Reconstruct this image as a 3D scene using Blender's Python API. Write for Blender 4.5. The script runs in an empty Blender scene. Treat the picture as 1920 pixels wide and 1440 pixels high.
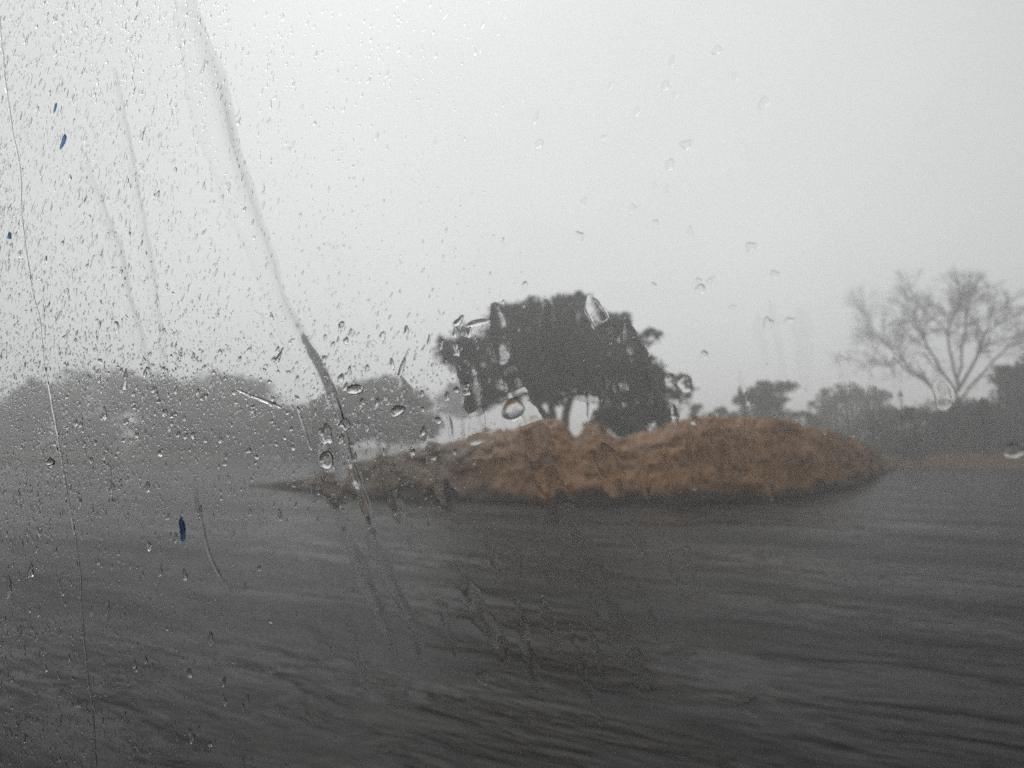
import bpy, math, random
import numpy as np
from mathutils import Vector, Matrix

# ------------------------------------------------------------------ camera
sc = bpy.context.scene
col = sc.collection
H = 1.6                     # eye height of the passenger
F = 1400.0                  # focal length in pixels of a 1920 px wide picture
PITCH = math.atan(115.0 / F)
cam_data = bpy.data.cameras.new("camera")
cam = bpy.data.objects.new("camera", cam_data)
col.objects.link(cam)
cam.location = (0, 0, H)
cam.rotation_euler = (math.pi / 2 + PITCH, 0, 0)
cam_data.sensor_width = 6.17
cam_data.lens = 6.17 * F / 1920.0
cam_data.clip_start = 0.01
cam_data.clip_end = 5000
cam_data.dof.use_dof = True
cam_data.dof.focus_distance = 0.50
cam_data.dof.aperture_fstop = 1.35
sc.camera = cam

# ------------------------------------------------------------------ sky and sun
SUN_EL, SUN_AZ = math.radians(52), math.radians(-12)
world = bpy.data.worlds.new("World")
sc.world = world
world.use_nodes = True
wn, wl = world.node_tree.nodes, world.node_tree.links
bg = wn["Background"]
bg.inputs["Strength"].default_value = 0.1
sky = wn.new("ShaderNodeTexSky")
sky.sky_type = "NISHITA"
sky.sun_disc = False
sky.sun_elevation = SUN_EL
sky.sun_rotation = SUN_AZ
sky.dust_density = 4
hs = wn.new("ShaderNodeHueSaturation")
hs.inputs["Saturation"].default_value = 0.06
wl.new(sky.outputs["Color"], hs.inputs["Color"])
tc = wn.new("ShaderNodeTexCoord")
dot = wn.new("ShaderNodeVectorMath")
dot.operation = "DOT_PRODUCT"
bd = Vector((-0.05, 0.90, 0.42)).normalized()       # where the cloud is thinnest
dot.inputs[1].default_value = bd
wl.new(tc.outputs["Generated"], dot.inputs[0])
ramp = wn.new("ShaderNodeMapRange")
ramp.inputs["From Min"].default_value = 0.55
ramp.inputs["From Max"].default_value = 1.0
ramp.inputs["To Min"].default_value = 6.2
ramp.inputs["To Max"].default_value = 8.7
ramp.interpolation_type = "SMOOTHSTEP"
wl.new(dot.outputs["Value"], ramp.inputs["Value"])
cn = wn.new("ShaderNodeTexNoise")
cn.inputs["Scale"].default_value = 2.2
cn.inputs["Detail"].default_value = 3
wl.new(tc.outputs["Generated"], cn.inputs["Vector"])
cm = wn.new("ShaderNodeMapRange")
cm.inputs["From Min"].default_value = 0.3
cm.inputs["From Max"].default_value = 0.7
cm.inputs["To Min"].default_value = 0.95
cm.inputs["To Max"].default_value = 1.05
wl.new(cn.outputs["Fac"], cm.inputs["Value"])
mul = wn.new("ShaderNodeMath")
mul.operation = "MULTIPLY"
wl.new(ramp.outputs["Result"], mul.inputs[0])
wl.new(cm.outputs["Result"], mul.inputs[1])
tint = wn.new("ShaderNodeVectorMath")
tint.operation = "SCALE"
tint.inputs[0].default_value = (0.99, 1.0, 1.01)
wl.new(mul.outputs[0], tint.inputs["Scale"])
mx = wn.new("ShaderNodeMix")
mx.data_type = "RGBA"
mx.inputs["Factor"].default_value = 0.88
wl.new(hs.outputs["Color"], mx.inputs[6])
wl.new(tint.outputs[0], mx.inputs[7])
wl.new(mx.outputs[2], bg.inputs["Color"])

sd = bpy.data.lights.new("sun", "SUN")
sd.energy = 1.5
sd.angle = math.radians(40)
sd.color = (1.0, 0.97, 0.93)
sun = bpy.data.objects.new("sun", sd)
col.objects.link(sun)
sv = Vector((math.sin(SUN_AZ) * math.cos(SUN_EL), math.cos(SUN_AZ) * math.cos(SUN_EL), math.sin(SUN_EL)))
sun.rotation_euler = (-sv).to_track_quat("-Z", "Y").to_euler()

sc.view_settings.view_transform = "Standard"
sc.view_settings.look = "None"
sc.view_settings.exposure = -0.12
sc.view_settings.gamma = 1.0
sc.render.engine = "CYCLES"
sc.cycles.max_bounces = 10
sc.cycles.transmission_bounces = 8
sc.cycles.transparent_max_bounces = 16
sc.cycles.volume_bounces = 3
sc.cycles.use_denoising = False

rnd = random.Random(7)
rng = np.random.default_rng(11)

# ------------------------------------------------------------------ helpers
CP, SP = math.cos(PITCH), math.sin(PITCH)


def ray(px, py):
    x, y = (px - 960) / F, -(py - 720) / F
    return np.array([x, CP - y * SP, SP + y * CP])


def at(px, py, Y):
    """The point of the sight line through a photo pixel at distance Y."""
    d = ray(px, py)
    return np.array([0, 0, H]) + d * (Y / d[1])


def tag(o, label=None, cat=None, group=None, kind=None):
    if label: o["label"] = label
    if cat: o["category"] = cat
    if group: o["group"] = group
    if kind: o["kind"] = kind
    return o


def empty(name, loc):
    o = bpy.data.objects.new(name, None)
    o.location = loc
    o.empty_display_size = 0.2
    col.objects.link(o)
    return o


def mesh_obj(name, verts, faces, mat, parent=None, smooth=None, loc=None):
    me = bpy.data.meshes.new(name)
    verts = np.asarray(verts, dtype=np.float64)
    o = bpy.data.objects.new(name, me)
    if loc is not None:
        verts = verts - np.asarray(loc)
        if parent is None:
            o.location = loc
    if isinstance(faces, np.ndarray):
        nf, k = faces.shape
        me.vertices.add(len(verts))
        me.vertices.foreach_set("co", verts.ravel())
        me.loops.add(nf * k)
        me.loops.foreach_set("vertex_index", faces.ravel().astype(np.int32))
        me.polygons.add(nf)
        me.polygons.foreach_set("loop_start", np.arange(0, nf * k, k, dtype=np.int32))
        me.update(calc_edges=True)
    else:
        me.from_pydata([tuple(v) for v in verts], [], [tuple(f) for f in faces])
    if smooth is True:
        me.polygons.foreach_set("use_smooth", [True] * len(me.polygons))
    elif smooth is not None:
        me.polygons.foreach_set("use_smooth", list(map(bool, smooth)))
    me.materials.append(mat)
    me.update()
    col.objects.link(o)
    if parent is not None:
        o.parent = parent
    return o


def vnoise(p, seed=0):
    """Value noise of an n x 3 array."""
    p = np.asarray(p, dtype=np.float64)
    i = np.floor(p).astype(np.int64)
    f = p - i
    f = f * f * (3 - 2 * f)

    def h(ix, iy, iz):
        n = (ix * 374761393 + iy * 668265263 + iz * 2147483647 + seed * 974711) & 0x7FFFFFFF
        n = ((n ^ (n >> 13)) * 1274126177) & 0x7FFFFFFF
        n = n ^ (n >> 16)
        return (n & 0xFFFF) / 65535.0
    r = 0
    for dx in (0, 1):
        for dy in (0, 1):
            for dz in (0, 1):
                w = (f[:, 0] if dx else 1 - f[:, 0]) * (f[:, 1] if dy else 1 - f[:, 1]) * (f[:, 2] if dz else 1 - f[:, 2])
                r = r + w * h(i[:, 0] + dx, i[:, 1] + dy, i[:, 2] + dz)
    return r


def fbm(p, seed=0, octs=4):
    p = np.asarray(p, dtype=np.float64)
    a, s, t = 1.0, 0.0, 0.0
    for k in range(octs):
        s = s + a * (vnoise(p * 2 ** k + 17.3 * k, seed + k) - 0.5)
        t += a
        a *= 0.5
    return s / t * 2


def material(name, color, rough=0.8, spec=0.3):
    m = bpy.data.materials.new(name)
    m.use_nodes = True
    b = m.node_tree.nodes["Principled BSDF"]
    b.inputs["Base Color"].default_value = (*color, 1)
    b.inputs["Roughness"].default_value = rough
    b.inputs["Specular IOR Level"].default_value = spec
    return m, m.node_tree.nodes, m.node_tree.links, b


def noise_color(m, nodes, links, b, c1, c2, scale, detail=5, lo=0.35, hi=0.65, stretch=(1, 1, 1), coord="Object"):
    t = nodes.new("ShaderNodeTexCoord")
    mp = nodes.new("ShaderNodeMapping")
    mp.inputs["Scale"].default_value = stretch
    n = nodes.new("ShaderNodeTexNoise")
    n.inputs["Scale"].default_value = scale
    n.inputs["Detail"].default_value = detail
    r = nodes.new("ShaderNodeValToRGB")
    r.color_ramp.elements[0].position = lo
    r.color_ramp.elements[1].position = hi
    r.color_ramp.elements[0].color = (*c1, 1)
    r.color_ramp.elements[1].color = (*c2, 1)
    links.new(t.outputs[coord], mp.inputs["Vector"])
    links.new(mp.outputs["Vector"], n.inputs["Vector"])
    links.new(n.outputs["Fac"], r.inputs["Fac"])
    links.new(r.outputs["Color"], b.inputs["Base Color"])
    return t, n, r


# ------------------------------------------------------------------ ground
def shore(x, y):
    """Height of the land: a shallow basin under the flood, muddy banks beyond it."""
    ang = np.arctan2(x, np.maximum(y, 1e-3))
    u = np.interp(ang, [-0.62, -0.40, -0.28, -0.10, 0.30, 0.42, 0.52, 0.65], [62, 70, 120, 170, 120, 74, 62, 60])
    d = np.hypot(x, y)
    p = np.stack([x * 0.09, y * 0.09, x * 0], 1)
    u = u * (1 + 0.10 * fbm(p, 3))
    s = np.clip((d - u) / 9.0, -1, 1)
    z = np.where(s < 0, s * 0.35, np.sin(s * math.pi / 2) * np.where(ang > 0.3, 0.95, 0.55))
    far = np.clip((d - u) / 300.0, 0, 1)
    z = z + far * 1.5 + 0.12 * fbm(p * 3, 5) * (s > 0) * s
    z = np.where(y < 0, -0.35, z)
    return z


def grid(xs, ys):
    X, Y = np.meshgrid(xs, ys)
    n, m = X.shape
    idx = np.arange(n * m).reshape(n, m)
    f = np.stack([idx[:-1, :-1], idx[:-1, 1:], idx[1:, 1:], idx[1:, :-1]], -1).reshape(-1, 4)
    return X.ravel(), Y.ravel(), f


m_ground, n_, l_, b_ = material("wet mud", (0.12, 0.08, 0.06), 0.9, 0.1)
noise_color(m_ground, n_, l_, b_, (0.035, 0.030, 0.027), (0.065, 0.055, 0.048), 0.35, 6)
sx_ = n_.new("ShaderNodeSeparateXYZ")
tg_ = n_.new("ShaderNodeTexCoord")
l_.new(tg_.outputs["Object"], sx_.inputs[0])
mr_ = n_.new("ShaderNodeMapRange")
mr_.inputs["From Min"].default_value = 8
mr_.inputs["From Max"].default_value = 28
l_.new(sx_.outputs["X"], mr_.inputs["Value"])
gm_ = n_.new("ShaderNodeMix")
gm_.data_type = "RGBA"
l_.new(mr_.outputs["Result"], gm_.inputs["Factor"])
l_.new(b_.inputs["Base Color"].links[0].from_socket, gm_.inputs[6])
gm_.inputs[7].default_value = (0.075, 0.036, 0.018, 1)
l_.new(gm_.outputs[2], b_.inputs["Base Color"])
xs = np.concatenate([-np.geomspace(1500, 170, 14), np.linspace(-160, 160, 200), np.geomspace(170, 1500, 14)])
ys = np.concatenate([[-60, -30], np.linspace(-10, 200, 170), np.geomspace(210, 2600, 16)])
X, Y, f = grid(xs, ys)
g = mesh_obj("ground", np.stack([X, Y, shore(X, Y)], 1), f, m_ground, smooth=True)
tag(g, "muddy banks rising beyond the flood water", kind="structure")

# ------------------------------------------------------------------ flood water
m_water, n_, l_, b_ = material("muddy flood water", (0.06, 0.05, 0.047), 0.28, 0.5)
b_.inputs["IOR"].default_value = 1.14
t = n_.new("ShaderNodeTexCoord")
mp0 = n_.new("ShaderNodeMapping")
mp0.inputs["Rotation"].default_value = (0, 0, math.radians(33))
wob = n_.new("ShaderNodeTexNoise")
wob.inputs["Scale"].default_value = 0.3
wob.inputs["Detail"].default_value = 2
l_.new(t.outputs["Object"], wob.inputs["Vector"])
add = n_.new("ShaderNodeVectorMath")
add.operation = "MULTIPLY_ADD"
add.inputs[1].default_value = (0.9, 0.9, 0)
l_.new(wob.outputs["Color"], add.inputs[0])
l_.new(t.outputs["Object"], add.inputs[2])
l_.new(add.outputs[0], mp0.inputs["Vector"])


def layer(scale, stretch, detail, rough=0.55):
    mp = n_.new("ShaderNodeMapping")
    mp.inputs["Scale"].default_value = stretch
    l_.new(mp0.outputs["Vector"], mp.inputs["Vector"])
    n = n_.new("ShaderNodeTexNoise")
    n.inputs["Scale"].default_value = scale
    n.inputs["Detail"].default_value = detail
    n.inputs["Roughness"].default_value = rough
    l_.new(mp.outputs["Vector"], n.inputs["Vector"])
    return n


na = layer(1.3, (0.42, 1.2, 1), 4, 0.52)
nb = layer(6.0, (0.35, 1.6, 1), 5, 0.65)
bp1 = n_.new("ShaderNodeBump")
bp1.inputs["Strength"].default_value = 0.42
bp1.inputs["Distance"].default_value = 0.16
nc = layer(1.0, (0.38, 1.35, 1), 4, 0.55)
s1 = n_.new("ShaderNodeMath"); s1.operation = "SUBTRACT"; s1.inputs[1].default_value = 0.5
s2 = n_.new("ShaderNodeMath"); s2.operation = "ABSOLUTE"
s3 = n_.new("ShaderNodeMath"); s3.operation = "POWER"; s3.inputs[1].default_value = 0.6
s4 = n_.new("ShaderNodeMath"); s4.operation = "MULTIPLY_ADD"; s4.inputs[1].default_value = 1.1
l_.new(nc.outputs["Fac"], s1.inputs[0]); l_.new(s1.outputs[0], s2.inputs[0]); l_.new(s2.outputs[0], s3.inputs[0]); l_.new(s3.outputs[0], s4.inputs[0])
l_.new(na.outputs["Fac"], s4.inputs[2])
l_.new(s4.outputs[0], bp1.inputs["Height"])
bp2 = n_.new("ShaderNodeBump")
bp2.inputs["Strength"].default_value = 0.18
bp2.inputs["Distance"].default_value = 0.02
l_.new(nb.outputs["Fac"], bp2.inputs["Height"])
l_.new(bp1.outputs["Normal"], bp2.inputs["Normal"])
l_.new(bp2.outputs["Normal"], b_.inputs["Normal"])
rg_ = layer(0.45, (0.3, 1.1, 1), 4)
rgm = n_.new("ShaderNodeMapRange")
rgm.inputs["From Min"].default_value = 0.35
rgm.inputs["From Max"].default_value = 0.65
rgm.inputs["To Min"].default_value = 0.12
rgm.inputs["To Max"].default_value = 0.42
l_.new(rg_.outputs["Fac"], rgm.inputs["Value"])
l_.new(rgm.outputs["Result"], b_.inputs["Roughness"])
sl = layer(0.5, (0.35, 1.2, 1), 5)
rr = n_.new("ShaderNodeValToRGB")
rr.color_ramp.elements[0].position = 0.36
rr.color_ramp.elements[0].color = (0.005, 0.004, 0.004, 1)
rr.color_ramp.elements[1].position = 0.62
rr.color_ramp.elements[1].color = (0.013, 0.011, 0.0115, 1)
l_.new(sl.outputs["Fac"], rr.inputs["Fac"])
l_.new(rr.outputs["Color"], b_.inputs["Base Color"])
xs = np.concatenate([np.linspace(-220, -12, 30), np.linspace(-11, 11, 150), np.linspace(12, 220, 30)])
ys = np.concatenate([np.linspace(-30, 0.5, 12), np.linspace(0.8, 30, 230), np.linspace(31, 260, 60)])
X, Y, f = grid(xs, ys)
ca, sa = math.cos(math.radians(33)), math.sin(math.radians(33))
wx, wy = X * ca - Y * sa, X * sa + Y * ca
wob = fbm(np.stack([X * 0.25, Y * 0.25, X * 0], 1), 21, 2)
p = np.stack([wx * 0.6 + wob, wy * 1.5 + wob * 0.5, X * 0], 1)
z = 0.042 * fbm(p, 31, 3)
z *= np.clip((34 - Y) / 14, 0, 1) * np.clip((11.5 - np.abs(X)) / 2, 0, 1) * np.clip((Y + 0.1) / 1.0, 0, 1)
w = mesh_obj("water", np.stack([X, Y, z], 1), f, m_water, smooth=True)
tag(w, "rippled brown grey flood water covering the foreground", kind="structure")

# ------------------------------------------------------------------ earth mound
ridge = np.array([(470, 911), (540, 905), (600, 890), (640, 874), (700, 858), (770, 846), (830, 834), (905, 818), (930, 808), (968, 809), (982, 794), (1050, 788), (1066, 800), (1074, 824), (1086, 822), (1096, 797), (1130, 794), (1144, 814), (1165, 824),
                  (1225, 808), (1262, 793), (1300, 786), (1400, 782), (1480, 787), (1512, 800), (1560, 808), (1600, 822), (1636, 836), (1652, 850), (1668, 872)], float)
base = np.array([(470, 914), (600, 926), (700, 934), (900, 940), (1100, 946), (1300, 944), (1450, 934), (1550, 922), (1630, 904), (1668, 880)], float)
pxs = np.linspace(470, 1668, 460)
ry = np.interp(pxs, ridge[:, 0], ridge[:, 1])
by = np.interp(pxs, base[:, 0], base[:, 1])
k_ = np.ones(7) / 7
ry[3:-3] = np.convolve(ry, k_, "valid")
by[12:-12] = np.convolve(by, np.ones(25) / 25, "valid")
NV = 92
V = np.zeros((len(pxs), NV, 3))
for i, (px, r_, b0) in enumerate(zip(pxs, ry, by)):
    d0 = ray(px, b0)
    Yb = H / -d0[2] * d0[1]
    Yb = min(Yb, 60)
    foot = at(px, b0, Yb)
    depth = 0.6 + 2.6 * min(1, max(0.05, (b0 - r_) / 130.0))
    top = at(px, r_, Yb + depth)
    for j in range(NV):
        s = j / (NV - 1)
        if s < 0.62:
            q = s / 0.62
            hq = math.sin(q * math.pi / 2) ** 0.72
            x = foot[0] + (top[0] - foot[0]) * q
            y = foot[1] + (top[1] - foot[1]) * q
            zz = -0.12 + (top[2] + 0.12) * hq
        else:
            q = (s - 0.62) / 0.38
            x = top[0] * (1 + q * 0.06)
            y = top[1] + depth * 1.2 * q
            zz = -0.12 + (top[2] + 0.12) * math.cos(q * math.pi / 2) ** 0.8
        V[i, j] = (x, y, zz)
P = V.reshape(-1, 3)
hh = np.clip(P[:, 2] / 0.5 + 0.35, 0, 1)
n1 = fbm(P * np.array([0.7, 0.7, 1.6]), 41, 5)
n2 = fbm(P * np.array([2.2, 2.2, 6.0]), 47, 4)
n3 = np.abs(fbm(np.stack([P[:, 0] * 1.3, P[:, 1] * 0.6, P[:, 2] * 0.3], 1), 51, 3))
P[:, 1] += (n1 * 0.45 + n2 * 0.16 + n3 * 0.5) * hh
n4 = np.abs(fbm(P * np.array([3.2, 3.2, 4.5]), 61, 4))
n5 = fbm(P * np.array([7.0, 7.0, 9.0]), 67, 2)
P[:, 1] += (n4 * 0.30 + n5 * 0.03) * hh
P[:, 2] += (0.03 - n4 * 0.10 + n5 * 0.012) * hh
P[:, 2] += (n1 * 0.13 + n2 * 0.09) * hh
idx = np.arange(len(P)).reshape(len(pxs), NV)
f = np.stack([idx[:-1, :-1], idx[1:, :-1], idx[1:, 1:], idx[:-1, 1:]], -1).reshape(-1, 4)
m_mound, n_, l_, b_ = material("orange laterite earth", (0.3, 0.15, 0.07), 0.75, 0.35)
t, n, r = noise_color(m_mound, n_, l_, b_, (0.155, 0.080, 0.038), (0.31, 0.160, 0.070), 0.9, 8, 0.3, 0.7, (1, 1, 2.2))
# grey clay at the low end of the pile, near-black brown toward the waterline
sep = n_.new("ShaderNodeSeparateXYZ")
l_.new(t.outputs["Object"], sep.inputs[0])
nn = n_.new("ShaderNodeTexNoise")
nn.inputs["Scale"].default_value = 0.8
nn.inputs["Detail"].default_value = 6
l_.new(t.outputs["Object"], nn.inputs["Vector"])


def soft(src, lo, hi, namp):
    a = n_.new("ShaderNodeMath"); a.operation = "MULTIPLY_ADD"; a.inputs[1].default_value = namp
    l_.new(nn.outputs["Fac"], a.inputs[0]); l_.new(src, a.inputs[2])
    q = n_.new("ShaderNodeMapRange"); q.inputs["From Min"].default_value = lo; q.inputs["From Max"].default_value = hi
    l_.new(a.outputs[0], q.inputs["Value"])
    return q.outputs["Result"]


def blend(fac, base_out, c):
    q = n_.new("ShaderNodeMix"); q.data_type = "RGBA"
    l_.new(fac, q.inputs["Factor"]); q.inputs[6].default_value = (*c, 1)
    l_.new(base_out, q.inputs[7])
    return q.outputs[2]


o1 = blend(soft(sep.outputs["X"], -0.4, 3.4, 4.5), r.outputs["Color"], (0.15, 0.112, 0.088))
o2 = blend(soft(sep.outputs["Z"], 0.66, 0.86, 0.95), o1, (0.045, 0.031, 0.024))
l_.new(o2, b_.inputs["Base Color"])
bpn = n_.new("ShaderNodeBump")
bpn.inputs["Strength"].default_value = 0.45
bpn.inputs["Distance"].default_value = 0.12
bn = n_.new("ShaderNodeTexNoise")
bn.inputs["Scale"].default_value = 5
bn.inputs["Detail"].default_value = 8
l_.new(t.outputs["Object"], bn.inputs["Vector"])
l_.new(bn.outputs["Fac"], bpn.inputs["Height"])
l_.new(bpn.outputs["Normal"], b_.inputs["Normal"])
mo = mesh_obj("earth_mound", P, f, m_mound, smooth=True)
tag(mo, "long heap of orange brown earth standing in the flood water", "earth mound")

# ------------------------------------------------------------------ trees
def bark(name, c):
    m, n, l, b = material(name, c, 0.9, 0.2)
    noise_color(m, n, l, b, tuple(v * 0.7 for v in c), tuple(v * 1.3 for v in c), 3)
    return m


def foliage(name, c):
    m, n, l, b = material(name, c, 0.65, 0.3)
    noise_color(m, n, l, b, tuple(v * 0.45 for v in c), tuple(v * 1.7 for v in c), 0.7, 4, 0.38, 0.62)
    return m


M_BARK = bark("dark bark", (0.07, 0.055, 0.045))
M_GREYBARK = bark("grey bark", (0.19, 0.175, 0.16))
M_DARK = foliage("dark green leaves", (0.030, 0.040, 0.017))
M_OLIVE = foliage("olive leaves", (0.060, 0.070, 0.036))
M_GREY = foliage("grey green leaves", (0.075, 0.085, 0.055))


def tube(pts, radii, sides=6):
    pts = np.asarray(pts, float)
    n = len(pts)
    tg = np.gradient(pts, axis=0)
    tg /= np.linalg.norm(tg, axis=1)[:, None] + 1e-9
    ref = np.array([0.3, 0.9, 0.2])
    a = np.cross(tg, ref); a /= np.linalg.norm(a, axis=1)[:, None] + 1e-9
    b = np.cross(tg, a)
    th = np.linspace(0, 2 * math.pi, sides, endpoint=False)
    r = np.asarray(radii)[:, None, None]
    v = pts[:, None] + r * (np.cos(th)[None, :, None] * a[:, None] + np.sin(th)[None, :, None] * b[:, None])
    idx = np.arange(n * sides).reshape(n, sides)
    nx = np.roll(idx, -1, 1)
    f = np.stack([idx[:-1], nx[:-1], nx[1:], idx[1:]], -1).reshape(-1, 4)
    return v.reshape(-1, 3), f


class Wood:
    def __init__(self): self.v, self.f, self.n = [], [], 0

    def add(self, v, f):
        self.v.append(v); self.f.append(f + self.n); self.n += len(v)

    def limb(self, a, b, r0, r1, bend=0.08, k=7, sides=6, rs=None):
        rs = rs or rnd
        a, b = np.array(a, float), np.array(b, float)
        L = np.linalg.norm(b - a)
        off = np.array([rs.uniform(-1, 1), rs.uniform(-1, 1), rs.uniform(-.3, .6)]) * bend * L
        s = np.linspace(0, 1, k)[:, None]
        p = a + (b - a) * s + off * np.sin(s * math.pi)
        p[1:-1] += np.array([[rs.gauss(0, 1) for _ in range(3)] for _ in range(k - 2)]) * L * 0.012
        self.add(*tube(p, np.linspace(r0, r1, k), sides))
        return p

    def build(self, name, mat, parent, loc):
        return mesh_obj(name, np.concatenate(self.v), np.concatenate(self.f), mat, parent, True, loc)


def leaves(lobes, n, size, seed, holes=0.42, nscale=0.9):
    """n leaf clumps in the lobes (centre, radii); noise opens gaps in the crown."""
    r = np.random.default_rng(seed)
    vol = np.array([np.prod(l[1]) ** 0.75 for l in lobes])
    pick = r.choice(len(lobes), n * 2, p=vol / vol.sum())
    c = np.array([l[0] for l in lobes])[pick]
    rad = np.array([l[1] for l in lobes])[pick]
    d = r.normal(size=(n * 2, 3)); d /= np.linalg.norm(d, axis=1)[:, None]
    u = r.random(n * 2) ** 0.42
    u = u * (1 + 0.16 * (vnoise(d * 2.6 + pick[:, None] * 3.1, seed) - 0.35))
    u = u + np.where(r.random(n * 2) < 0.3, np.abs(r.normal(size=n * 2)) * 0.16, 0)
    p = c + d * rad * u[:, None]
    nz = vnoise(p * nscale, seed + 5) * 0.65 + vnoise(p * nscale * 2.7, seed + 6) * 0.35
    p = p[nz > holes * (0.75 + 0.35 * u)][:n]
    m = len(p)
    a = r.normal(size=(m, 3)); a /= np.linalg.norm(a, axis=1)[:, None]
    b = np.cross(a, r.normal(size=(m, 3))); b /= np.linalg.norm(b, axis=1)[:, None]
    s = size * r.uniform(0.5, 1.35, m)[:, None]
    q = np.stack([p - a * s, p - b * s * 0.45, p + a * s, p + b * s * 0.45], 1)
    f = np.arange(m * 4).reshape(m, 4)
    return q.reshape(-1, 3), f


def tree(label, cat, D, lobes_px, n, size, leafmat, stems, seed, name="tree", group=None, holes=0.42, barkmat=None, squash=0.85, r0=0.22, nscale=0.9):
    """lobes_px: (px, py, rx, ry) on the photo at distance D; stems: photo points (foot first) of each trunk."""
    rs = random.Random(seed)
    k = D / F
    lobes = []
    for (px, py, rx, ry_) in lobes_px:
        dy = rs.uniform(-0.35, 0.35) * rx * k
        lobes.append((at(px, py, D + dy), np.array([rx * k, rx * k * squash, ry_ * k])))
    for (px, py, rx, ry_) in list(lobes_px):
        for q in range(2):
            a_ = rs.uniform(-0.4, math.pi + 0.4)
            f_ = rs.uniform(0.75, 1.05)
            s_ = rs.uniform(0.22, 0.42)
            lobes.append((at(px + rx * f_ * math.cos(a_), py - ry_ * f_ * math.sin(a_), D + rs.uniform(-.3, .3) * rx * k), np.array([rx * k, rx * k * squash, min(ry_, rx) * k * 0.9]) * s_))
    foot = at(stems[0][0][0], stems[0][0][1], D)
    gz = float(shore(np.array([foot[0]]), np.array([D]))[0])
    root = empty(name, (foot[0], D, gz))
    tag(root, label, cat, group)
    loc = np.array([foot[0], D, gz])
    w = Wood()
    for st in stems:
        a = at(st[0][0], st[0][1], D)
        a[2] = gz - 0.2
        pts = [a] + [at(x, y, D + rs.uniform(-.3, .3)) for x, y in st[1:]]
        rr_ = np.linspace(r0, r0 * 0.35, len(pts))
        for i in range(len(pts) - 1):
            w.limb(pts[i], pts[i + 1], rr_[i], rr_[i + 1], 0.05, rs=rs)
        for (lc, lr) in lobes:
            q = pts[-1] if rs.random() < 0.6 else pts[max(1, len(pts) - 2)]
            if np.linalg.norm(lc - q) < 0.75 * max(np.linalg.norm(lc - pts[0]), 0.1):
                p = w.limb(q, lc, r0 * 0.3, r0 * 0.08, 0.12, rs=rs)
                for _ in range(3):
                    e = lc + np.array([rs.uniform(-1, 1), rs.uniform(-1, 1), rs.uniform(-.5, .9)]) * lr * 0.85
                    w.limb(p[4], e, r0 * 0.1, r0 * 0.03, 0.12, 5, 4, rs=rs)
    w.build("trunk", barkmat or M_BARK, root, loc)
    if n:
        v, f = leaves(lobes, n, size, seed, holes, nscale)
        mesh_obj("crown", v, f, leafmat, root, None, loc)
    return root


# the big tree behind the mound
tree("big dark round-crowned tree standing behind the earth mound", "tree", 46,
     [(1010, 640, 95, 62), (1060, 600, 55, 48), (960, 620, 60, 45), (905, 632, 55, 42), (868, 655, 45, 30), (845, 668, 36, 22), (925, 690, 68, 34),
      (1125, 640, 62, 46), (1185, 645, 48, 38), (1205, 690, 40, 34), (1150, 690, 60, 40), (1060, 680, 80, 36), (990, 600, 38, 32), (1150, 610, 34, 26),
      (1215, 745, 62, 44), (1262, 762, 36, 34), (1180, 790, 70, 34), (1225, 805, 52, 26), (1150, 745, 40, 30), (1062, 562, 26, 20), (1000, 572, 20, 16), (920, 735, 34, 24), (1008, 715, 40, 24), (1000, 745, 26, 26), (1040, 750, 24, 22), (1090, 735, 26, 16), (895, 760, 22, 18), (1150, 800, 22, 22), (940, 588, 30, 20), (1225, 640, 22, 18), (1268, 738, 36, 32), (1245, 790, 44, 28), (1140, 772, 26, 30), (1205, 715, 50, 36), (1190, 765, 50, 34), (1095, 725, 34, 26), (890, 700, 44, 30)],
     27000, 0.20, M_DARK,
     [[(1040, 850), (1036, 790), (1026, 730), (1015, 680)], [(1056, 850), (1060, 780), (1070, 720), (1085, 670)], [(1048, 850), (1022, 780), (990, 720), (950, 680)],
      [(1120, 850), (1122, 790), (1135, 740), (1160, 700)]],
     101, holes=0.515, r0=0.34)

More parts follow.
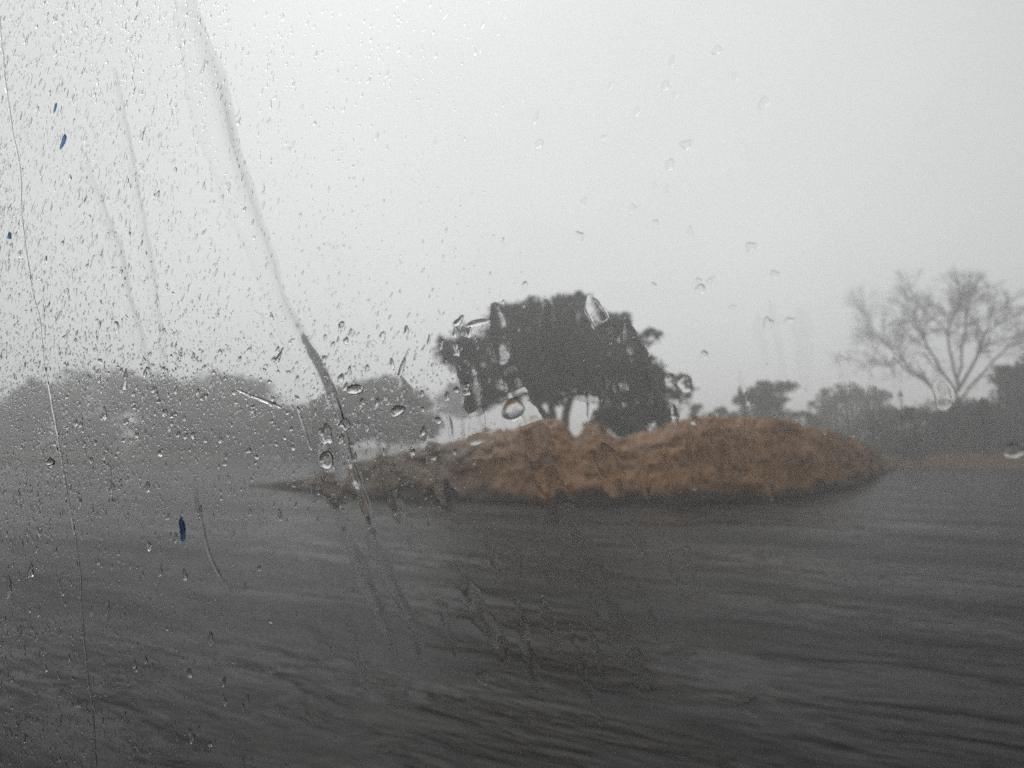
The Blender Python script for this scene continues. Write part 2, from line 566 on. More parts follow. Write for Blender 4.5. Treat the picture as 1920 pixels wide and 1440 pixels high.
# the bare tree
def bare_tree():
    rs = random.Random(5)
    D = 66.0
    foot = at(1795, 845, D)
    gz = float(shore(np.array([foot[0]]), np.array([D]))[0])
    root = empty("bare_tree", (foot[0], D, gz))
    tag(root, "tall leafless tree spreading thin grey branches above the right-hand bushes", "tree")
    loc = np.array([foot[0], D, gz])
    tw, bw, tips = Wood(), Wood(), []

    def grow(a, d, L, r, lvl):
        d = d / np.linalg.norm(d)
        b = a + d * L
        p = bw.limb(a, b, r, r * 0.62, 0.07, 6, 5 if lvl < 3 else 3, rs)
        if lvl >= 7 or L < 0.2:
            return
        for k in range(2 if lvl < 4 else 3):
            nd = d + np.array([rs.gauss(0, 0.42), rs.gauss(0, 0.42), rs.gauss(0.02, 0.28)])
            grow(b, nd, L * rs.uniform(0.66, 0.86), r * 0.62, lvl + 1)
        if lvl > 0:
            for k in range(3):
                nd = d + np.array([rs.gauss(0, 0.8), rs.gauss(0, 0.8), rs.gauss(0.05, 0.5)])
                grow(p[rs.choice((2, 3, 4))], nd, L * 0.5, r * 0.4, lvl + 2)
    a = foot.copy(); a[2] = gz - 0.3
    fork = at(1795, 745, D)
    tw.limb(a, fork, 0.27, 0.2, 0.02, rs=rs)
    for (px, py, dy, r, x0, y0) in ((1700, 690, 0.5, 0.12, 1790, 765), (1735, 640, -1, 0.12, 1795, 745), (1775, 620, 1.0, 0.13, 1797, 735), (1845, 630, -0.6, 0.15, 1797, 730),
                            (1810, 600, 1.5, 0.12, 1797, 725), (1880, 660, 1.2, 0.11, 1798, 750), (1668, 650, 0, 0.08, 1740, 715)):
        s = at(x0, y0, D)
        e = at(px, py, D + dy)
        p = bw.limb(s, e, r, r * 0.7, 0.05, 8, 6, rs)
        d = e - s
        for k in range(3):
            nd = d / np.linalg.norm(d) + np.array([rs.gauss(0, 0.40), rs.gauss(0, 0.45), rs.gauss(0.05, 0.25)])
            grow(e, nd, rs.uniform(1.5, 2.1), r * 0.5, 2)
        for k in range(3):
            nd = d / np.linalg.norm(d) + np.array([rs.gauss(0, 0.7), rs.gauss(0, 0.6), rs.gauss(0.1, 0.3)])
            grow(p[rs.choice((3, 4, 5, 6))], nd, rs.uniform(0.9, 1.4), r * 0.4, 3)
    tw.build("trunk", M_GREYBARK, root, loc)
    bw.build("branches", M_GREYBARK, root, loc)


bare_tree()

# right-hand side
GR = "bushes on the far bank at the right"
tree("dense dark green bush on the far bank directly below the leafless tree", "bush", 63,
     [(1700, 800, 48, 30), (1755, 790, 45, 38), (1790, 800, 40, 40), (1830, 795, 42, 44), (1660, 815, 30, 22), (1725, 832, 60, 20), (1800, 835, 60, 20), (1860, 832, 50, 20), (1665, 838, 40, 12), (1860, 800, 40, 40), (1820, 770, 30, 22), (1700, 846, 50, 10), (1780, 848, 60, 10), (1850, 848, 50, 10)], 17000, 0.17, M_DARK,
     [[(1750, 850), (1755, 800)], [(1800, 850), (1805, 800)]], 202, "bush", GR, 0.36, r0=0.12)
tree("tall dark green tree at the right edge, right of the leafless tree", "tree", 64,
     [(1895, 720, 40, 34), (1935, 700, 40, 34), (1890, 770, 48, 40), (1945, 760, 50, 50), (1990, 730, 50, 50), (1905, 815, 60, 25), (1975, 810, 60, 30)], 17000, 0.18, M_DARK,
     [[(1925, 850), (1922, 780), (1915, 730)], [(1960, 850), (1962, 780)]], 203, holes=0.38, r0=0.16)
tree("flat-topped small tree rising behind the right end of the mound", "tree", 72,
     [(1450, 727, 34, 12), (1420, 738, 30, 14), (1475, 724, 24, 9), (1395, 750, 22, 11), (1440, 752, 34, 14), (1430, 778, 50, 20), (1385, 785, 26, 10)], 5600, 0.18, M_OLIVE,
     [[(1440, 850), (1440, 790), (1436, 750)], [(1442, 850), (1462, 770), (1468, 735)]], 204, holes=0.42, r0=0.13)
tree("tiny ragged bush between the big tree and the flat-topped tree", "bush", 70,
     [(1308, 768, 12, 11), (1325, 778, 14, 8), (1352, 772, 12, 9), (1300, 782, 10, 8)], 900, 0.16, M_GREY,
     [[(1320, 850), (1320, 790)]], 205, "bush", holes=0.45, r0=0.07)
tree("thin pale tree with a wide see-through crown left of the leafless tree", "tree", 86,
     [(1590, 738, 34, 20), (1628, 748, 26, 20), (1556, 748, 26, 16), (1540, 765, 30, 12), (1600, 770, 44, 14), (1640, 778, 30, 14), (1660, 745, 22, 12), (1580, 795, 60, 22), (1530, 790, 30, 22), (1650, 800, 40, 26)], 7500, 0.19, M_GREY,
     [[(1590, 850), (1588, 790), (1575, 755)], [(1592, 850), (1612, 780), (1625, 750)], [(1588, 850), (1555, 790), (1540, 770)]], 206, holes=0.50, r0=0.12)
tree("low dark scrub at the water's edge beside the mound's right tip", "bush", 74,
     [(1520, 790, 26, 15), (1545, 812, 30, 14), (1500, 780, 22, 9), (1580, 815, 34, 13), (1625, 800, 28, 24), (1650, 775, 24, 18), (1640, 830, 44, 16), (1600, 830, 46, 14), (1680, 790, 30, 30)], 8000, 0.17, M_DARK,
     [[(1560, 850), (1560, 815)], [(1630, 850), (1630, 800)]], 207, "bush", GR, 0.42, r0=0.08)
# left of the big tree
tree("pale thin tree far behind the left edge of the big tree", "tree", 120,
     [(870, 735, 34, 16), (840, 750, 26, 18), (905, 752, 34, 18), (860, 770, 34, 14)], 3600, 0.3, M_GREY,
     [[(870, 850), (868, 790), (862, 750)], [(872, 850), (890, 780), (900, 755)]], 208, holes=0.46, r0=0.2)
tree("rounded grey tree between the wide rivulet and the big tree", "tree", 84,
     [(700, 745, 60, 34), (650, 765, 46, 34), (755, 760, 50, 36), (790, 795, 40, 32), (690, 790, 70, 36), (760, 810, 60, 24), (640, 810, 50, 24), (730, 720, 30, 16)], 21000, 0.24, M_GREY,
     [[(715, 850), (712, 790), (700, 750)], [(718, 850), (745, 790), (760, 765)]], 209, holes=0.34, r0=0.2)
BANK = [
    ("broad grey tree of the far left bank with the highest domed top", 430, 690, 80, 84, 301),
    ("grey tree of the far bank just left of the wide rivulet", 530, 765, 62, 78, 302),
    ("grey tree of the far bank under the two thin rivulets", 315, 705, 74, 80, 303),
    ("wide grey tree of the far left bank left of the thin rivulets", 195, 690, 86, 86, 304),
    ("grey tree of the far bank nearest the left edge", 85, 715, 70, 82, 305),
    ("low grey tree of the far bank filling the dip left of the highest domed top", 365, 722, 70, 80, 307),
    ("small low grey tree of the far bank directly behind the wide rivulet", 588, 785, 44, 80, 308),
    ("low grey tree of the far bank cut off by the left edge", -30, 745, 80, 88, 306)]
for lab, cx, ty, R, D, sd_ in BANK:
    D = D * 1.14
    rs = random.Random(sd_)
    lb = []
    for k in range(8):
        a = rs.uniform(0, math.pi)
        lb.append((cx + R * 0.6 * math.cos(a), ty + 34 + (850 - ty) * 0.25 * rs.random() - 12 * math.sin(a), R * 0.5, 34))
    for k in range(6):
        lb.append((cx + R * rs.uniform(-0.9, 0.9), 820 + rs.uniform(-30, 15), R * 0.55, 40))
    tree(lab, "tree", D, lb, 11000, 0.27, M_GREY, [[(cx, 850), (cx + 4, 790), (cx - 6, 740)], [(cx + 5, 850), (cx + 25, 780)]], sd_, group="trees on the far left bank", holes=0.38, r0=0.22)

# ------------------------------------------------------------------ rain haze
m_haze = bpy.data.materials.new("rain haze")
m_haze.use_nodes = True
hn, hl = m_haze.node_tree.nodes, m_haze.node_tree.links
for n in list(hn):
    if n.type == "BSDF_PRINCIPLED":
        hn.remove(n)
pv = hn.new("ShaderNodeVolumePrincipled")
pv.inputs["Color"].default_value = (0.985, 0.99, 0.995, 1)
pv.inputs["Density"].default_value = 0.0058
pv.inputs["Anisotropy"].default_value = 0.6
hl.new(pv.outputs["Volume"], hn["Material Output"].inputs["Volume"])
bx = np.array([(x, y, z) for z in (-1.6, 19.5) for x, y in ((-1600, -70), (1600, -70), (1600, 2700), (-1600, 2700))], float)
hz = mesh_obj("haze", bx, [(3, 2, 1, 0), (4, 5, 6, 7), (0, 1, 5, 4), (1, 2, 6, 5), (2, 3, 7, 6), (3, 0, 4, 7)], m_haze)
tag(hz, "grey rain haze fading everything far away", kind="stuff")

# ------------------------------------------------------------------ the vehicle's side window
TH = math.radians(24)
PN = np.array([math.sin(TH), math.cos(TH), -0.03]); PN /= np.linalg.norm(PN)       # outward
P0 = np.array([0, 0, H]) + np.array([0, CP, SP]) * 0.36
PU = np.cross(np.array([0, 0, 1.0]), PN); PU /= np.linalg.norm(PU); PU = -PU         # to the right
PV = np.cross(PU, PN); PV = PV / np.linalg.norm(PV)
if PV[2] < 0: PV = -PV
TG = 0.004


def on_pane(px, py):
    """(u, v) on the outer face of the pane where the photo shows a pixel of it, and metres per pixel there."""
    d = ray(px, py)
    o = np.array([0, 0, H])
    q0 = P0 + PN * TG
    t_ = np.dot(q0 - o, PN) / np.dot(d, PN)
    q = o + d * t_ - q0
    return np.dot(q, PU), np.dot(q, PV), t_ / F


def pane_pt(u, v, w=0.0):
    u, v, w = np.asarray(u), np.asarray(v), np.asarray(w)
    return (P0 + PN * TG) + u[..., None] * PU + v[..., None] * PV + w[..., None] * PN


m_pane = bpy.data.materials.new("window glass")
m_pane.use_nodes = True
pn = m_pane.node_tree.nodes
pn.remove(pn["Principled BSDF"])
tr = pn.new("ShaderNodeBsdfTransparent")
tr.inputs["Color"].default_value = (0.965, 0.975, 0.97, 1)
m_pane.node_tree.links.new(tr.outputs[0], pn["Material Output"].inputs["Surface"])
m_rub, *_ = material("black rubber", (0.02, 0.02, 0.02), 0.6)
m_trim, *_ = material("dark cabin lining", (0.05, 0.05, 0.055), 0.8)
U0, U1, V0, V1 = -1.15, 0.75, -0.62, 0.62


def slab(u0, u1, v0, v1, w0, w1):
    v = [pane_pt(u, v_, w) for w in (w0, w1) for u, v_ in ((u0, v0), (u1, v0), (u1, v1), (u0, v1))]
    return v, [(0, 3, 2, 1), (4, 5, 6, 7), (0, 1, 5, 4), (1, 2, 6, 5), (2, 3, 7, 6), (3, 0, 4, 7)]


def slabs(lst):
    v, f = [], []
    for s in lst:
        a, b = slab(*s)
        f += [tuple(i + len(v) for i in q) for q in b]
        v += a
    return np.array(v), f


vw = empty("vehicle", tuple(pane_pt(-0.2, V0, 0)))
tag(vw, "vehicle whose rain-wet side window the whole view is seen through", "vehicle")
vl = np.array(vw.location)
v, f = slab(U0, U1, V0, V1, -TG, 0)
mesh_obj("pane", np.array(v), f, m_pane, vw, None, vl)
v, f = slabs([(U0 - .03, U0 - .001, V0 - .03, V1 + .03, -.014, .010), (U1 + .001, U1 + .03, V0 - .03, V1 + .03, -.014, .010),
              (U0 - .001, U1 + .001, V0 - .03, V0 - .001, -.014, .010), (U0 - .001, U1 + .001, V1 + .001, V1 + .03, -.014, .010)])
mesh_obj("seal", v, f, m_rub, vw, None, vl)
CB = -0.95
v, f = slabs([(U0 - .6, U0 - .031, CB, V1 + .35, -.05, .0), (U1 + .031, U1 + .6, CB, V1 + .35, -.05, .0),
              (U0 - .031, U1 + .031, CB, V0 - .031, -.05, .0), (U0 - .031, U1 + .031, V1 + .031, V1 + .35, -.05, .0),
              (U0 - .6, U0 - .56, CB, V1 + .35, -1.9, -.051), (U1 + .56, U1 + .6, CB, V1 + .35, -1.9, -.051),
              (U0 - .559, U1 + .559, CB, CB + .04, -1.9, -.051), (U0 - .559, U1 + .559, V1 + .31, V1 + .35, -1.9, -.051),
              (U0 - .6, U1 + .6, CB, V1 + .35, -1.95, -1.901)])
mesh_obj("cabin", v, f, m_trim, vw, None, vl)

# ------------------------------------------------------------------ rain on the outside of the glass
m_drop = bpy.data.materials.new("rain water")
m_drop.use_nodes = True
dn = m_drop.node_tree.nodes
dn.remove(dn["Principled BSDF"])
gl = dn.new("ShaderNodeBsdfGlass")
gl.inputs["IOR"].default_value = 1.333
gl.inputs["Roughness"].default_value = 0.0
gl.inputs["Color"].default_value = (1, 1, 1, 1)
m_drop.node_tree.links.new(gl.outputs[0], dn["Material Output"].inputs["Surface"])


m_blue_reflection = m_drop.copy()
m_blue_reflection.name = "rain water with painted blue reflection"
m_blue_reflection.node_tree.nodes["Glass BSDF"].inputs["Color"].default_value = (0.40, 0.52, 0.74, 1)  # stands in for a blue reflection, put into the glass colour


def drop_arrays(u, v, a, b, rot, h, rings, segs, seed, wob=0.22, tear=0.25):
    """Plano-convex drops: arrays of centre, half width, half length, rotation, height."""
    r = np.random.default_rng(seed)
    n = len(u)
    th = np.linspace(0, 2 * math.pi, segs, endpoint=False)
    ph = r.random((n, 3)) * 6.28
    am = r.random((n, 3)) * wob
    out = 1 + am[:, :1] * np.sin(th * 2 + ph[:, :1]) * 0.6 + am[:, 1:2] * np.sin(th * 3 + ph[:, 1:2]) + am[:, 2:3] * np.sin(th * 5 + ph[:, 2:3]) * 0.5
    ct, st = np.cos(th), np.sin(th)
    tr_ = 1 - tear * st * 0.9
    fr = np.concatenate([np.sin(np.linspace(math.pi / 2, math.pi / 2 / rings, rings))])
    allv = []
    for k in range(rings):
        lx = a[:, None] * out * ct * tr_ * fr[k]
        ly = b[:, None] * out * st * fr[k]
        hz_ = h[:, None] * math.sqrt(max(0.0, 1 - fr[k] ** 2)) * np.ones_like(lx)
        allv.append((lx, ly, hz_))
    top = (np.zeros((n, 1)), -b[:, None] * 0.12, h[:, None].copy())
    base = (allv[0][0], allv[0][1], np.zeros_like(allv[0][0]))
    lx = np.concatenate([q[0] for q in allv] + [top[0], base[0]], 1)
    ly = np.concatenate([q[1] for q in allv] + [top[1], base[1]], 1)
    lz = np.concatenate([q[2] for q in allv] + [top[2], base[2]], 1)
    cr, sr = np.cos(rot)[:, None], np.sin(rot)[:, None]
    uu = u[:, None] + lx * cr - ly * sr
    vv = v[:, None] + lx * sr + ly * cr
    P_ = pane_pt(uu, vv, lz + 2e-5)
    nv = rings * segs + 1 + segs
    F_ = []
    sm = []
    for k in range(rings - 1):
        for s in range(segs):
            s2 = (s + 1) % segs
            F_.append((k * segs + s, k * segs + s2, (k + 1) * segs + s2)); sm.append(1)
            F_.append((k * segs + s, (k + 1) * segs + s2, (k + 1) * segs + s)); sm.append(1)
    t0 = rings * segs
    for s in range(segs):
        s2 = (s + 1) % segs
        F_.append(((rings - 1) * segs + s, (rings - 1) * segs + s2, t0)); sm.append(1)
    b0_ = t0 + 1
    for s in range(1, segs - 1):
        F_.append((b0_, b0_ + s + 1, b0_ + s)); sm.append(0)
    F_ = np.array(F_)
    return P_, F_, np.array(sm), nv


def outward(o, ndome=None):
    """Turn every face of the water outward: the dome away from the glass, the flat side toward it."""
    me = o.data
    n = len(me.polygons)
    sm_ = np.zeros(n, dtype=bool); me.polygons.foreach_get("use_smooth", sm_)
    nr = np.zeros(n * 3); me.polygons.foreach_get("normal", nr)
    dp = nr.reshape(-1, 3) @ PN
    bad = np.where(sm_, dp < 0, dp > 0)
    share = bad.mean()
    if share > 0:
        for i in np.nonzero(bad)[0]:
            me.polygons[int(i)].flip()
        me.update()


def many_drops(name, px, py, wpx, lpx, rot, hr, seed, rings=3, segs=8):
    uv = np.array([on_pane(x, y) for x, y in zip(px, py)])
    k = uv[:, 2]
    P_, F_, sm, nv = drop_arrays(uv[:, 0], uv[:, 1], wpx * k / 2 * 1.15, lpx * k / 2, rot, hr * np.minimum(wpx, lpx) * k / 2, rings, segs, seed)
    n = len(px)
    fa = (F_[None] + (np.arange(n) * nv)[:, None, None]).reshape(-1, 3)
    o = mesh_obj(name, P_.reshape(-1, 3), fa, m_drop, None, np.tile(sm, n))
    outward(o)
    return o


def one_drop(name, x, y, wp, lp, rot, hr, seed, rings=6, segs=20, wob=0.25, tear=0.2):
    u, v, k = on_pane(x, y)
    P_, F_, sm, nv = drop_arrays(np.array([u]), np.array([v]), np.array([wp * k / 2 * 1.15]), np.array([lp * k / 2]), np.array([rot]),
                                 np.array([hr * min(wp, lp) * k / 2]), rings, segs, seed, wob, tear)
    c = pane_pt(np.array([u]), np.array([v]))[0]
    o = mesh_obj(name, P_[0], F_, m_drop, None, sm, c)
    outward(o)
    return o


def lean(x, y):
    """Lean of the streaks: blown one way above, the other way below (radians, counter-clockwise)."""
    return math.radians(np.interp(y, [0, 500, 800, 1100, 1440], [-20, -16, -4, 8, 14]))


def density(x, y):
    d = np.interp(x, [0, 120, 300, 450, 600, 830, 1000], [1.0, 0.85, 0.5, 0.25, 0.13, 0.06, 0.0])
    band = math.exp(-((y - 760) / 130.0) ** 2)
    d = d * (0.65 + 0.9 * band) + (0.30 * band if x < 830 else 0)
    if y > 980:
        d *= np.interp(x, [0, 350, 600], [0.8, 0.5, 0.12])
    return d


# fine spatter: far too many to count
pts = []
while len(pts) < 17000:
    x, y = rnd.uniform(-60, 1000), rnd.uniform(-40, 1480)
    if rnd.random() < density(x, y) * (0.5 + vnoise(np.array([[x / 40, y / 60, 0]]), 9)[0]):
        pts.append((x, y))
pts = np.array(pts)
n = len(pts)
wp = np.clip(rng.lognormal(0.85, 0.35, n), 1.3, 5)
lp = wp * rng.uniform(1.2, 4.5, n)
inband = np.exp(-((pts[:, 1] - 780) / 150) ** 2)
lp = lp * (1 - 0.35 * inband)
rot = np.array([lean(x, y) for x, y in pts]) + rng.normal(0, 0.22, n)
sp = many_drops("rain_spatter", pts[:, 0], pts[:, 1], wp, lp, rot, rng.uniform(0.08, 0.55, n), 71)
tag(sp, "fine spatter of rain on the left of the window", kind="stuff")

# single drops
ZONES = [
    ("small clear raindrop on the glass in front of the grey sky", "raindrops over the sky", 85, (10, 620, 20, 640), (4, 7), (7, 20)),
    ("small clear raindrop on the glass in front of the grey left tree line", "raindrops over the left tree line", 110, (90, 560, 655, 870), (5, 10), (6, 17)),
    ("clear raindrop on the glass around the rounded tree left of the big tree", "raindrops over the rounded tree", 42, (600, 880, 600, 860), (6, 12), (9, 22)),
    ("small dark raindrop streak on the glass in front of the dark left foreground water", "raindrops over the foreground water", 55, (5, 620, 920, 1430), (4, 8), (10, 26))]
for zi, (lab, grp, cnt, (x0, x1, y0, y1), wr, lr) in enumerate(ZONES):
    placed = 0
    while placed < cnt:
        x, y = rnd.uniform(x0, x1), rnd.uniform(y0, y1)
        if zi in (0, 3) and rnd.random() > density(x, y) * 1.4 + 0.12:
            continue
        o = one_drop("raindrop", x, y, rnd.uniform(*wr), rnd.uniform(*lr), lean(x, y) + rnd.gauss(0, 0.3), rnd.uniform(0.3, 0.75), 500 + zi * 200 + placed)
        tag(o, lab, "raindrop", grp)
        placed += 1

for i in range(34):
    x, y = rnd.uniform(1180, 1500), rnd.uniform(80, 800)
    if i < 10:
        x, y = rnd.uniform(860, 1250), rnd.uniform(150, 540)
    o = one_drop("raindrop", x, y, rnd.uniform(8, 16), rnd.uniform(10, 26), rnd.gauss(-0.4, 0.4), rnd.uniform(0.08, 0.25), 1700 + i)
    tag(o, "faint blurred raindrop on the clearer right part of the glass", "raindrop", "faint raindrops on the right")

SPECIAL = [
    (118, 264, 8, 30, -22, 1.1, "dark blue curved raindrop on the glass near the upper left, the largest there"),
    (103, 201, 5, 18, -14, 1.1, "small dark blue raindrop just above the largest upper-left drop"),
    (131, 333, 6, 14, 12, 1.0, "small dark raindrop just below the largest upper-left drop"),
    (17, 442, 7, 14, 8, 1.1, "dark blue raindrop on the glass close to the left edge, level with the upper sky"),
    (265, 257, 6, 24, -22, 1.0, "slanted dark dash of a raindrop right of the blue drops"),
    (295, 365, 6, 18, -22, 1.0, "slanted dark raindrop left of the wide rivulet in the sky"),
    (381, 126, 5, 30, -14, 1.0, "long thin slanted raindrop streak beside the top of the wide rivulet"),
    (218, 612, 9, 24, 14, 1.1, "curved dark raindrop between the two left rivulets above the tree line"),
    (234, 712, 9, 40, -4, 1.0, "tall narrow raindrop in front of the top of the left tree line"),
    (196, 775, 9, 26, 8, 1.0, "slim raindrop in front of the middle of the left tree line"),
    (94, 866, 18, 16, 10, 0.9, "plump raindrop with a bright underside beside the far-left thin rivulet"),
    (210, 913, 9, 24, 8, 1.0, "dark raindrop below the left tree line, left one of a pair"),
    (277, 913, 9, 24, 12, 1.0, "dark raindrop below the left tree line, right one of a pair"),
    (341, 992, 10, 54, 12, 1.2, "long dark blue raindrop with a bright white foot, the biggest on the lower left"),
    (279, 1023, 8, 18, 16, 1.1, "short black raindrop lower left of the biggest blue drop"),
    (16, 1100, 9, 44, 4, 1.0, "tall dark raindrop at the left edge over the foreground water"),
    (57, 1070, 9, 32, 6, 1.0, "pale long raindrop beside the tall dark one at the left edge"),
    (346, 1078, 9, 26, 18, 0.9, "pale slanted raindrop below the biggest blue drop"),
    (395, 1196, 8, 28, 8, 1.1, "jagged black raindrop low in front of the water, right of the others"),
    (355, 1262, 8, 18, 16, 1.1, "small black raindrop below the jagged black one"),
    (421, 1314, 7, 20, 14, 1.0, "slanted dark raindrop low on the glass, rightmost of the low left drops"),
    (359, 1380, 9, 26, 20, 1.0, "dark slanted raindrop close to the bottom edge"),
    (905, 1270, 22, 26, 34, 0.2, "faint tilted raindrop low in the middle of the window"),
    (1408, 1327, 34, 30, 20, 0.10, "faint blurred ring of a raindrop low right of the middle"),
    (753, 690, 9, 44, -18, 0.8, "long slanted raindrop above the rounded tree left of the big tree"),
    (522, 590 + 80, 8, 34, -28, 0.9, "slanted raindrop touching the wide rivulet above the tree line"),
    (648, 795, 22, 20, -60, 0.4, "plump raindrop beside the knot of the wide rivulet"),
    (665, 730, 34, 20, 0, 0.7, "wide raindrop on top of the rounded tree with a white underside"),
    (745, 770, 26, 22, 20, 0.6, "plump raindrop in front of the middle of the rounded tree"),
    (612, 815, 24, 40, 4, 0.35, "large bulging raindrop hanging inside the wide rivulet"),
    (612, 862, 28, 36, 0, 0.4, "round grey raindrop at the foot of the wide rivulet's knot"),
    (896, 605, 46, 14, 8, 0.5, "flat wide raindrop on the upper left edge of the big tree's crown"),
    (860, 602, 12, 26, -40, 0.7, "slanted raindrop left of the big tree's crown top"),
    (962, 768, 40, 44, 0, 0.15, "large flat raindrop at the gap beneath the big tree's left side"),
    (1285, 720, 22, 34, 10, 0.12, "faint blurred raindrop at the right edge of the big tree"),
    (1900, 845, 26, 30, 0, 0.3, "blurred raindrop at the right edge in front of the bushes")]
for i, (x, y, wpx_, lpx_, dg_, hr, lab) in enumerate(SPECIAL):
    o = one_drop("raindrop", x, y, wpx_, lpx_, math.radians(dg_), hr, 900 + i, 8, 28, wob=0.10 if ("round" in lab or "flat" in lab or "plump" in lab) else 0.25, tear=0.05 if hr < 0.4 else 0.2)
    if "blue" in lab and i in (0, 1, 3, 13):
        o.data.materials[0] = m_blue_reflection
    tag(o, lab, "raindrop")


RUNS = []


def rivulet(label, pts, widths, hr, seed, group=None, smoothtop=False, wig=1.0, skew=0.0, step=3.0, edge=0.12, prof=0.5):
    """A run of water down the glass, swept along the points the photo shows it at."""
    r = np.random.default_rng(seed)
    pts = np.array(pts, float)
    widths = np.array(widths, float)
    seg = np.r_[0, np.cumsum(np.linalg.norm(np.diff(pts, axis=0), axis=1))]
    n = int(seg[-1] / step) + 2
    s = np.linspace(0, seg[-1], n)
    x, y = np.interp(s, seg, pts[:, 0]), np.interp(s, seg, pts[:, 1])
    ks = np.ones(15) / 15
    xp = np.pad(x, 7, mode="edge"); yp = np.pad(y, 7, mode="edge")
    x, y = np.convolve(xp, ks, "valid"), np.convolve(yp, ks, "valid")
    z0 = np.zeros(n)
    x = x + wig * 3.0 * fbm(np.stack([s / 40, z0, z0 + seed], 1), seed, 3)
    w = np.interp(s, np.linspace(0, seg[-1], len(widths)), widths)
    w = w * (1 + 0.45 * fbm(np.stack([s / (70 if smoothtop else 28), z0, z0 + 5], 1), seed + 3, 1 if smoothtop else 3) * (0.35 if smoothtop else 1))
    endf = np.clip(np.minimum(s, seg[-1] - s) / (w.mean() * 0.8 + 4), 0.05, 1) ** 0.6
    w = w * endf
    RUNS.append((x.copy(), y.copy(), w.copy()))
    uv = np.array([on_pane(a, b) for a, b in zip(x, y)])
    u, v, k = uv[:, 0], uv[:, 1], uv[:, 2]
    tu, tv = np.gradient(u), np.gradient(v)
    L = np.hypot(tu, tv) + 1e-9
    nu, nv_ = -tv / L, tu / L
    m = 13
    c = np.linspace(-1, 1, m)
    hp = (np.maximum(0, 1 - c ** 2) ** prof) if prof < 1 else 0.5 * (1 + np.cos(math.pi * c))
    hp = hp * (1 + skew * c)
    el = w * k / 2
    er = w * k / 2
    edge = 0.03 if smoothtop else edge
    le = el * (1 + edge * fbm(np.stack([s / 9, z0, z0 + 1], 1), seed + 5, 3))
    re = er * (1 + edge * fbm(np.stack([s / 9, z0, z0 + 2], 1), seed + 6, 3))
    off = np.where(c[None] < 0, c[None] * le[:, None], c[None] * re[:, None])
    hmod = 1 + (0.12 if prof > 1 else 0.35) * fbm(np.stack([s / 14, z0, z0 + 9], 1), seed + 8, 3)
    if smoothtop:
        hmod = 1 + (hmod - 1) * np.clip((s / seg[-1] - 0.45) / 0.3, 0.0, 1)
    if prof > 1:
        hmod = hmod * np.clip(np.minimum(s, seg[-1] - s) / (0.25 * seg[-1]), 0.02, 1)
    hh_ = hr * (w * k / 2 * hmod)[:, None] * hp[None]
    uu = u[:, None] + nu[:, None] * off
    vv = v[:, None] + nv_[:, None] * off
    top = pane_pt(uu, vv, hh_ + 3e-5)
    bot = pane_pt(uu[:, [0, -1]], vv[:, [0, -1]], np.full((n, 2), 3e-5))
    Vv = np.concatenate([top.reshape(-1, 3), bot.reshape(-1, 3)])
    idx = np.arange(n * m).reshape(n, m)
    fa = np.stack([idx[:-1, :-1], idx[1:, :-1], idx[1:, 1:], idx[:-1, 1:]], -1).reshape(-1, 4)
    bi = n * m + np.arange(n * 2).reshape(n, 2)
    fb = np.stack([bi[:-1, 0], bi[:-1, 1], bi[1:, 1], bi[1:, 0]], -1)
    # caps at both ends
    sm = [1] * len(fa) + [0] * len(fb)
    nd_ = len(fa)
    F_ = [tuple(q) for q in fa] + [tuple(q) for q in fb]
    F_.append(tuple(idx[0])); F_.append(tuple(idx[-1][::-1])); sm += [0, 0]
    c0 = pane_pt(u[-1:], v[-1:])[0]
    o = mesh_obj("rivulet", Vv, F_, m_drop, None, sm, c0)
    outward(o, nd_)
    tag(o, label, "rivulet", group)
    return o


rivulet("widest rivulet, running from the top edge down to the muddy mound", [(334, -40), (352, 40), (378, 130), (405, 240), (440, 350), (480, 450), (520, 560), (556, 645), (588, 705), (610, 760), (618, 830), (628, 900), (645, 1000)],
        [66, 80, 94, 90, 76, 56, 46, 62, 76, 70, 56], 0.15, 1, skew=0.65, prof=2, wig=0.3, smoothtop=True)
rivulet("short rivulet branching right beside the widest rivulet at the tree line", [(612, 705), (634, 760), (648, 830), (662, 880), (690, 960), (706, 1010)], [14, 22, 24, 18], 0.3, 2, prof=2)
rivulet("hair-thin dark rivulet running down the whole left edge of the glass", [(-2, 20), (6, 130), (20, 230), (36, 310), (40, 400), (50, 480), (62, 560), (76, 600), (80, 680), (92, 730), (103, 790), (115, 860), (126, 930), (140, 1000), (150, 1070), (153, 1160), (160, 1230), (172, 1320), (182, 1460)],
        [4, 5, 4, 5, 4.5, 5], 0.8, 3, wig=0.7)
rivulet("thin rivulet ending at the left tree line, left one of two", [(160, 295), (176, 350), (200, 410), (222, 470), (238, 560), (262, 640), (278, 695), (284, 730)], [18, 26, 28, 26, 22], 0.09, 4, prof=2)
rivulet("thin rivulet ending at the left tree line, right one of two", [(214, 120), (232, 230), (250, 330), (268, 430), (284, 520), (296, 600), (306, 670), (312, 725)], [16, 24, 26, 24, 20], 0.09, 5, prof=2)
rivulet("thin winding rivulet low on the glass right of the biggest blue drop", [(365, 885), (368, 940), (378, 985), (392, 1040), (415, 1085), (440, 1115)], [10, 14, 12, 8], 0.16, 6, prof=2)
rivulet("straight bright thread of water slanting down to the right before the left tree line", [(438, 728), (470, 742), (500, 753), (536, 768)], [5, 6, 5], 0.7, 7, wig=0.2)
rivulet("thin thread of water left of the widest rivulet's knot", [(556, 755), (566, 790), (576, 830), (586, 850)], [4, 6, 5], 0.7, 8)
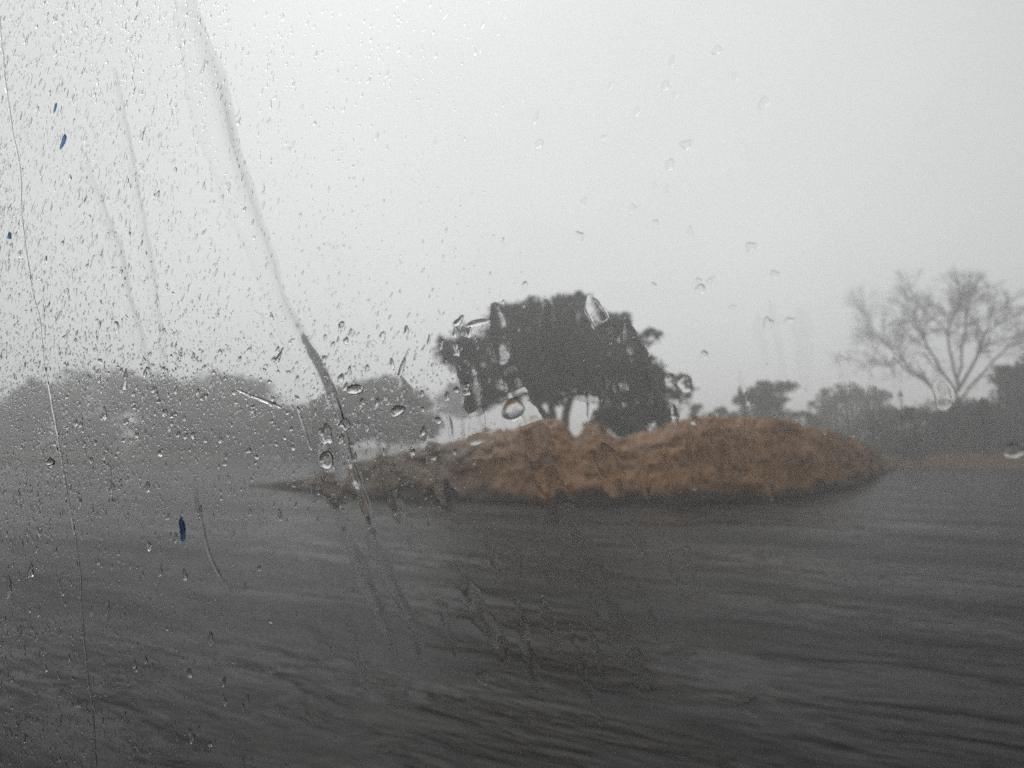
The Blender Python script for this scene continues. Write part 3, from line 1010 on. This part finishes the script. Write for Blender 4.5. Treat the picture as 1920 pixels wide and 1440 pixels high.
rivulet("blurred broad rivulet crossing the big tree's trunks and the mound", [(940, 640), (965, 720), (990, 790), (1012, 850), (1030, 905), (1050, 960), (1080, 1040), (1130, 1130), (1180, 1220), (1230, 1320)], [30, 40, 56, 60, 60, 60, 50, 40], 0.045, 9, prof=2, wig=2)
rivulet("faint broad rivulet crossing the middle of the mound right of the trunks", [(1112, 805), (1130, 850), (1148, 900), (1165, 960)], [26, 44, 50, 40], 0.032, 10, prof=2, wig=2)
rivulet("braided rivulet below the widest one, left strand", [(640, 985), (672, 1060), (700, 1120), (730, 1190), (750, 1270)], [40, 34, 30, 22], 0.11, 11, prof=2, wig=2)
rivulet("braided rivulet below the widest one, right strand", [(690, 985), (718, 1060), (750, 1120), (775, 1180), (800, 1260)], [34, 30, 26, 20], 0.11, 12, prof=2, wig=2)
FILMS = [
    ("faint broad rivulet down the left side of the big tree's crown", [(868, 600), (876, 680), (892, 760), (905, 830), (918, 905)], [24, 44, 50, 40]),
    ("faint broad rivulet over the left half of the big tree's crown", [(925, 560), (938, 620), (948, 690)], [30, 46, 36]),
    ("faint rivulet over the middle of the big tree's crown", [(1020, 550), (1032, 620), (1046, 690), (1058, 740)], [26, 40, 34]),
    ("faint rivulet running over the notch in the top of the big tree", [(1100, 545), (1120, 590), (1150, 650)], [26, 36, 30]),
    ("faint broad rivulet over the right side of the big tree's crown", [(1170, 590), (1185, 650), (1205, 730), (1225, 800)], [26, 40, 46, 36]),
    ("faint rivulet over the left part of the mound", [(800, 800), (815, 860), (836, 930), (860, 990)], [26, 40, 44, 30]),
    ("faint rivulet down the left end of the mound", [(705, 840), (722, 900), (748, 960), (790, 1040)], [24, 34, 34, 26]),
    ("faint broad rivulet over the rounded tree left of the big tree", [(752, 700), (765, 760), (782, 830)], [26, 44, 34]),
    ("faint rivulet on the lower middle of the glass over the dark water", [(850, 1040), (880, 1110), (925, 1190), (960, 1260)], [30, 40, 40, 24]),
    ("faint rivulet over the right peak of the mound", [(1335, 770), (1348, 840), (1365, 915)], [26, 44, 34])]
for i, (lab, p_, w_) in enumerate(FILMS):
    rivulet(lab, p_, w_, 0.034, 60 + i, prof=2, wig=2, edge=0.3)


# narrow runs that make everything behind the middle of the glass waver
for i in range(44):
    zone = i % 4
    if zone == 0 and i % 8 == 0:
        zone = 2
    for attempt in range(80):
        if zone == 0:
            x, y, L, w = rnd.uniform(850, 1200), rnd.uniform(570, 740), rnd.uniform(70, 150), rnd.uniform(9, 20)
        elif zone == 1:
            x, y, L, w = rnd.uniform(640, 1500), rnd.uniform(740, 880), rnd.uniform(60, 150), rnd.uniform(10, 22)
        elif zone == 2:
            x, y, L, w = rnd.uniform(640, 1300), rnd.uniform(960, 1170), rnd.uniform(90, 220), rnd.uniform(14, 34)
        else:
            x, y, L, w = rnd.uniform(1380, 1900), rnd.uniform(520, 820), rnd.uniform(70, 170), rnd.uniform(16, 34)
        sl_ = (0.30 if zone == 2 else 0.12) + rnd.uniform(-0.08, 0.1)
        p_ = [(x + sl_ * L * q, y + L * q) for q in (0, 0.33, 0.66, 1.0)]
        clear_ = all(np.min(np.hypot(rx_ - a_, ry2 - b_) - rw_ / 2) > w * 0.5 + 8 for rx_, ry2, rw_ in RUNS for a_, b_ in
                     [(x + sl_ * L * q, y + L * q) for q in (0, 0.17, 0.33, 0.5, 0.66, 0.83, 1.0)])
        if clear_:
            break
    else:
        continue
    rivulet(["narrow faint rivulet in front of the big tree", "narrow faint rivulet in front of the mound", "narrow faint rivulet in front of the dark water below the mound",
             "broad very faint rivulet in front of the right-hand trees"][zone], p_, [w * 0.6, w, w, w * 0.6], (0.036, 0.04, 0.038, 0.032)[zone], 200 + i,
            ["narrow rivulets over the big tree", "narrow rivulets over the mound", "narrow rivulets over the water", "faint rivulets over the right-hand trees"][zone], prof=2, wig=1.6, edge=0.3)
